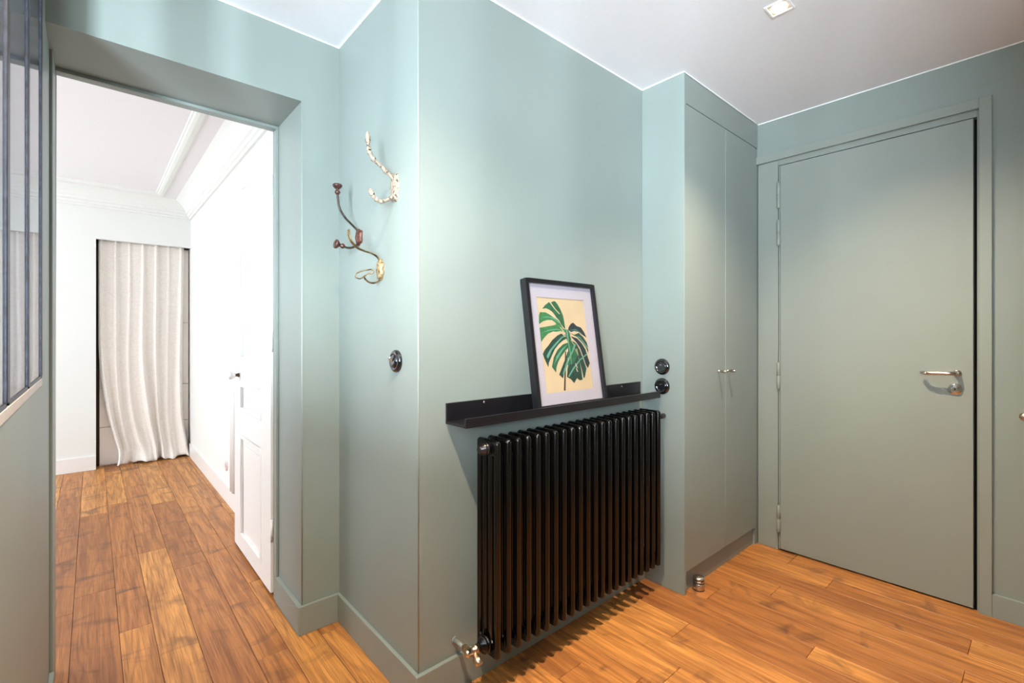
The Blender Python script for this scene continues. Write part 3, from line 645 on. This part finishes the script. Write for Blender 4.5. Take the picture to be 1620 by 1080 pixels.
# 3: brass strap hook
q = HP(1.574, 1.414)
hk = thing('coat_hook', 'aged brass strap coat hook with forked lower tip, lowest of three', 'hook', q(0, 0), 'coat hooks on the narrow green wall')
pl = MB(); n = 24; out = []
for k in range(n):
    a = 2*math.pi*k/n; rr = 1 + .12*math.cos(7*a+.5)
    out.append((.021*rr*math.cos(a), .036*rr*math.sin(a)))
rows = [[(.7705, 1.574+u, 1.412+w) for u, w in out], [(.764, 1.574+u, 1.412+w) for u, w in out], [(.757, 1.574+u*.75, 1.412+w*.85) for u, w in out], [(.7545, 1.574+u*.35, 1.412+w*.5) for u, w in out]]
for a, b in zip(rows[:-1], rows[1:]): pl.add(a+b, [(k, (k+1) % n, n+(k+1) % n, n+k) for k in range(n)], 0, True)
pl.add(rows[-1], [tuple(range(n))]); pl.obj('back_plate', BRASS_PLATE, hk)
def strap(pts, w0, w1, mat_o, name, thick=.0017):
    P = smooth_path(pts, 6); N = len(P); m = MB()
    for s in (-1, 1):   # rolled rims
        m.tube([p + Vector((0, s*(w0 + (w1-w0)*i/(N-1)), 0)) for i, p in enumerate(P)], .0021, 8, 1)
    m.tube(P, 0, 10, 0, flat=[(thick, (w0 + (w1-w0)*i/(N-1))) for i in range(N)])
    # closing rim at the tip
    m.tube([P[-1] + Vector((0, s*w1, 0)) for s in (-1, -.5, 0, .5, 1)], .0021, 8, 1)
    return m.obj(name, [BRASS_OLD, mat_o], hk)
strap([q(.004,.018), q(.014,.040), q(.035,.052), q(.060,.057), q(.085,.064), q(.106,.080), q(.118,.100), q(.120,.122)], .003, .0085, BRASS_OLD, 'upper_arm')
m = MB(); P = smooth_path([q(.002,-.024), q(.010,-.040), q(.026,-.050), q(.045,-.050), q(.060,-.040), q(.066,-.030)], 6)
m.tube(P, .0032, 10)
# forked crescent tip, a closed loop of wire with two horns
lp = [q(.066,-.031), q(.074,-.038,.010), q(.082,-.036,.018), q(.088,-.030,.021), q(.084,-.020,.016), q(.071,-.012,.004), q(.056,-.008,-.008), q(.045,-.007,-.018), q(.042,-.014,-.022), q(.046,-.021,-.019), q(.054,-.021,-.012), q(.060,-.026,-.004), q(.066,-.031)]
m.tube(smooth_path(lp, 5), .0024, 8)
m.obj('lower_arm', BRASS_OLD, hk)

# ---------------------------------------------------------------- floor door stop
ds = thing('floor_door_stop', 'small ribbed steel door stop on the floor by the wardrobe corner', 'door stop', (2.112, 1.082, 0))
mt = Matrix.Translation((2.112, 1.082, 0))
MB().lathe([(.0255, .0002), (.0255, .003), (.025, .004)], mt, 32).obj('base_ring', RUBBER, ds)
MB().lathe([(.0248, .004), (.0255, .005), (.0255, .0305), (.0248, .0315), (.0225, .032), (.0225, .0355), (.0248, .036), (.0255, .037), (.0255, .0435), (.0248, .0445), (.0225, .045), (.0225, .0485), (.0248, .049), (.0255, .050), (.0255, .056), (.0235, .0585), (.012, .0615), (.002, .0635)], mt, 40).obj('steel_body', NICKEL, ds)
for z in (.0337, .0467): MB().lathe([(.0226, z-.0018), (.0247, z-.0012), (.0247, z+.0012), (.0226, z+.0018)], mt, 36).obj('rubber_ring', RUBBER, ds)

# ---------------------------------------------------------------- ceiling downlights
def downlight(x, y, label, tilt=(0, 0), gain=1.0):
    d = thing('ceiling_spotlight', label, 'ceiling light', (x, y, HC), 'recessed ceiling spotlights')
    h, z = .0385, HC
    m = MB().box(x-h, x+h, y-h, y-h+.006, z-.004, z+.001).box(x-h, x+h, y+h-.006, y+h, z-.004, z+.001).box(x-h, x-h+.006, y-h+.006, y+h-.006, z-.004, z+.001).box(x+h-.006, x+h, y-h+.006, y+h-.006, z-.004, z+.001)
    m.obj('trim_ring', WHITE_GLOSS, d)
    m = MB().box(x-h+.006, x+h-.006, y-h+.006, y+h-.006, z-.0015, z+.0005)
    m.obj('reflector', REFLECTOR, d)
    MB().lathe([(.025, 0), (.025, .003), (.016, .0055), (.002, .006)], axis_m((x, y, z-.0015), (0, 0, -1)), 24).obj('lamp_lens', LAMP, d)
    l = bpy.data.lights.new('downlight', 'SPOT'); l.energy = SPOT_W * gain; l.color = SPOT_COL; l.spot_size = R(124); l.spot_blend = 1.0; l.shadow_soft_size = .009
    o = bpy.data.objects.new('downlight', l); COL.objects.link(o); o.location = (x, y, z-.012); o.rotation_euler = Vector((-tilt[0], -tilt[1], 1)).to_track_quat('Z', 'Y').to_euler(); attach(o, d)
    return d
downlight(1.878, .655, 'square recessed halogen spotlight glowing in the hall ceiling', (.06, -.24))
downlight(.25, .655, 'second square recessed spotlight, above the doorway side of the hall', (.1, .05), 1.15)

# ---------------------------------------------------------------- door_2: open white panelled door
d2 = thing('door_2', 'open white panelled door with porcelain knob standing against the far room wall', 'door', (.62, 2.33, 0), None, 'structure')
LX0, LX1 = .603, .640; A0, A1, B0, B1 = 2.333, 2.488, 2.917, 3.055
m = MB().box(LX0, LX1, A0, A1, .014, 2.098).box(LX0, LX1, B0, B1, .014, 2.098)
for z0, z1 in ((.014, .092), (.640, .772), (.918, 1.045), (1.985, 2.098)): m.box(LX0, LX1, A1, B0, z0, z1)
lf = m.obj('door_leaf', WHITE_GLOSS, d2, .001)
for z0, z1 in ((.092, .640), (.772, .918), (1.045, 1.985)):
    pn = MB().box(LX0+.010, LX1-.010, A1, B0, z0, z1)
    pn.box(LX0+.005, LX0+.010, A1+.05, B0-.05, z0+.05, z1-.05) if z1 - z0 > .2 else pn.box(LX0+.006, LX0+.010, A1+.04, B0-.04, z0+.035, z1-.035)
    pn = pn.obj('door_panel', WHITE_GLOSS, d2, .001)
    mo = MB()
    for a, b, c, d in ((A1, A1+.018, z0, z1), (B0-.018, B0, z0, z1), (A1+.018, B0-.018, z0, z0+.018), (A1+.018, B0-.018, z1-.018, z1)): mo.box(LX0-.004, LX0+.0101, a, b, c, d)
    mo.obj('panel_moulding', WHITE_GLOSS, pn, .003)
MB().lathe([(.011, 0), (.011, .006), (.0085, .008), (.0085, .020)], axis_m((LX0, 2.945, .962), (-1, 0, 0)), 16).obj('knob_collar', BRASS_OLD, d2)
MB().lathe([(.008, .018), (.012, .021), (.020, .030), (.0235, .038), (.0215, .047), (.013, .053), (.002, .0545)], axis_m((LX0, 2.945, .962), (-1, 0, 0)), 22).obj('door_knob', PORCELAIN, d2)['label'] = 'white porcelain knob'
for zc in (.30, 1.15, 1.86): MB().lathe([(.006, -.045), (.006, .045)], Matrix.Translation((.6065, 2.327, zc)), 10).obj('butt_hinge', WHITE_GLOSS, d2)

# trunking + socket on that wall
tk = thing('cable_trunking', 'white double cable trunking with rounded top on the far room wall', 'trunking', (.72, 3.64, 0))
for yy in (3.612, 3.668):
    MB().lathe([(.021, .126), (.021, .795), (.018, .806), (.010, .813), (.002, .815)], Matrix.Translation((.715, yy, 0)), 14).obj('conduit', WHITE_GLOSS, tk)
so = thing('wall_socket', 'small pinkish round socket low on the far room wall', 'socket', (.72, 3.897, .244))
MB().lathe([(.032, 0), (.032, .006), (.028, .009), (.018, .009), (.017, .004)], axis_m((.7205, 3.897, .244), (-1, 0, 0)), 24).obj('socket_plate', PINK, so)
MB().lathe([(.017, 0), (.016, .0045)], axis_m((.7205, 3.897, .244), (-1, 0, 0)), 20).obj('socket_well', DARK, so)

# ---------------------------------------------------------------- curtain alcove
cb = thing('alcove_cupboard', 'cream cupboard with drawer fronts inside the alcove behind the curtain', 'cupboard', (.37, 5.85, 0))
MB().box(.046, .715, 5.665, 5.99, 0, 2.02).obj('carcass', CREAM, cb)
for z0, z1 in ((.012, .345), (.352, .70), (.707, 1.30), (1.307, 2.0)): MB().box(.047, .71, 5.65, 5.665, z0, z1).obj('drawer_front' if z1 < .8 else 'cupboard_door', CREAM, cb, .0015)
bk = MB().box(.0235, .0445, 5.70, 5.98, .0, 2.0).obj('shelf_end', KNOBWOOD, cb)
bk['label'] = 'dark shelf end'

def curtain():
    NU, NV = 240, 64; vs = []; fs = []
    pl = [0.02, .185, .345, .50, .655, .81, .965]           # pinch pleats
    for j in range(NV + 1):
        v = j / NV; z = 2.045 * (1 - v)                    # v=0 top
        zz = max(z, .0)
        low = max(0, (v - .45) / .55)
        hs = max(0, (v-.93)/.07); xl = .040 + .165*low**2.0 - .05*hs**1.5; xr = .672 - .030*math.sin(v*math.pi)*v + .034*max(0, (v-.8)/.2)**1.5
        for i in range(NU + 1):
            u = i / NU
            um = u + .012*math.sin(7*v + 9*u)*v
            # pleat ridge near top -> soft wide folds below
            rid = 0
            for k, c in enumerate(pl):
                d = um - c - .012*math.sin(3*v + k*1.7)*v
                wdt = .012 + .016*min(1, v*1.3) + .010*low
                rid += math.exp(-(d/wdt)**2) * (.75 + .35*math.sin(k*2.1 + 1.5*v))
            sub = .35*math.sin(um*math.tau*9.5 + 1.2*math.sin(3*v)) + .25*math.sin(um*math.tau*15 + 4*v)
            amp = .026 + .018*min(1, v*1.5)
            yy = 5.630 - amp*rid - .006*v*sub*(1 + low)
            # puddled hem swings forward over the floor
            hem = max(0, (v - .93) / .07)
            bulge = max(0, (v - .82) / .18)
            yy -= .045*bulge**2*(.6 + .4*math.sin(um*21)) + .075*hem**1.4*(.55 + .45*math.sin(um*17 + 1)) + .012*hem*math.sin(um*47 + 2)
            x = xl + (xr - xl)*u + .010*low*math.sin(um*13 + 2*v)
            z2 = zz*(1 - .35*hem) + .016*hem*(math.sin(um*23) * .5 + .5) + .006*hem*(math.sin(um*61 + 1)*.5 + .5) + (.002 if v > .99 else 0)
            vs.append((x, yy, z2 + .003))
    for j in range(NV):
        for i in range(NU):
            a = j*(NU+1) + i; fs.append((a, a+1, a+NU+2, a+NU+1))
    return MB().add(vs, fs, 0, True)
cu = thing('curtain', 'long natural linen curtain pooling on the floor across the alcove', 'curtain', (.37, 5.65, 0))
c = curtain().obj('curtain_cloth', LINEN, cu); sm = c.modifiers.new('solid', 'SOLIDIFY'); sm.thickness = .0015
MB().lathe([(.006, 0), (.006, .664)], axis_m((.036, 5.640, 2.046), (1, 0, 0)), 12).obj('curtain_track', WHITE_GLOSS, cu)
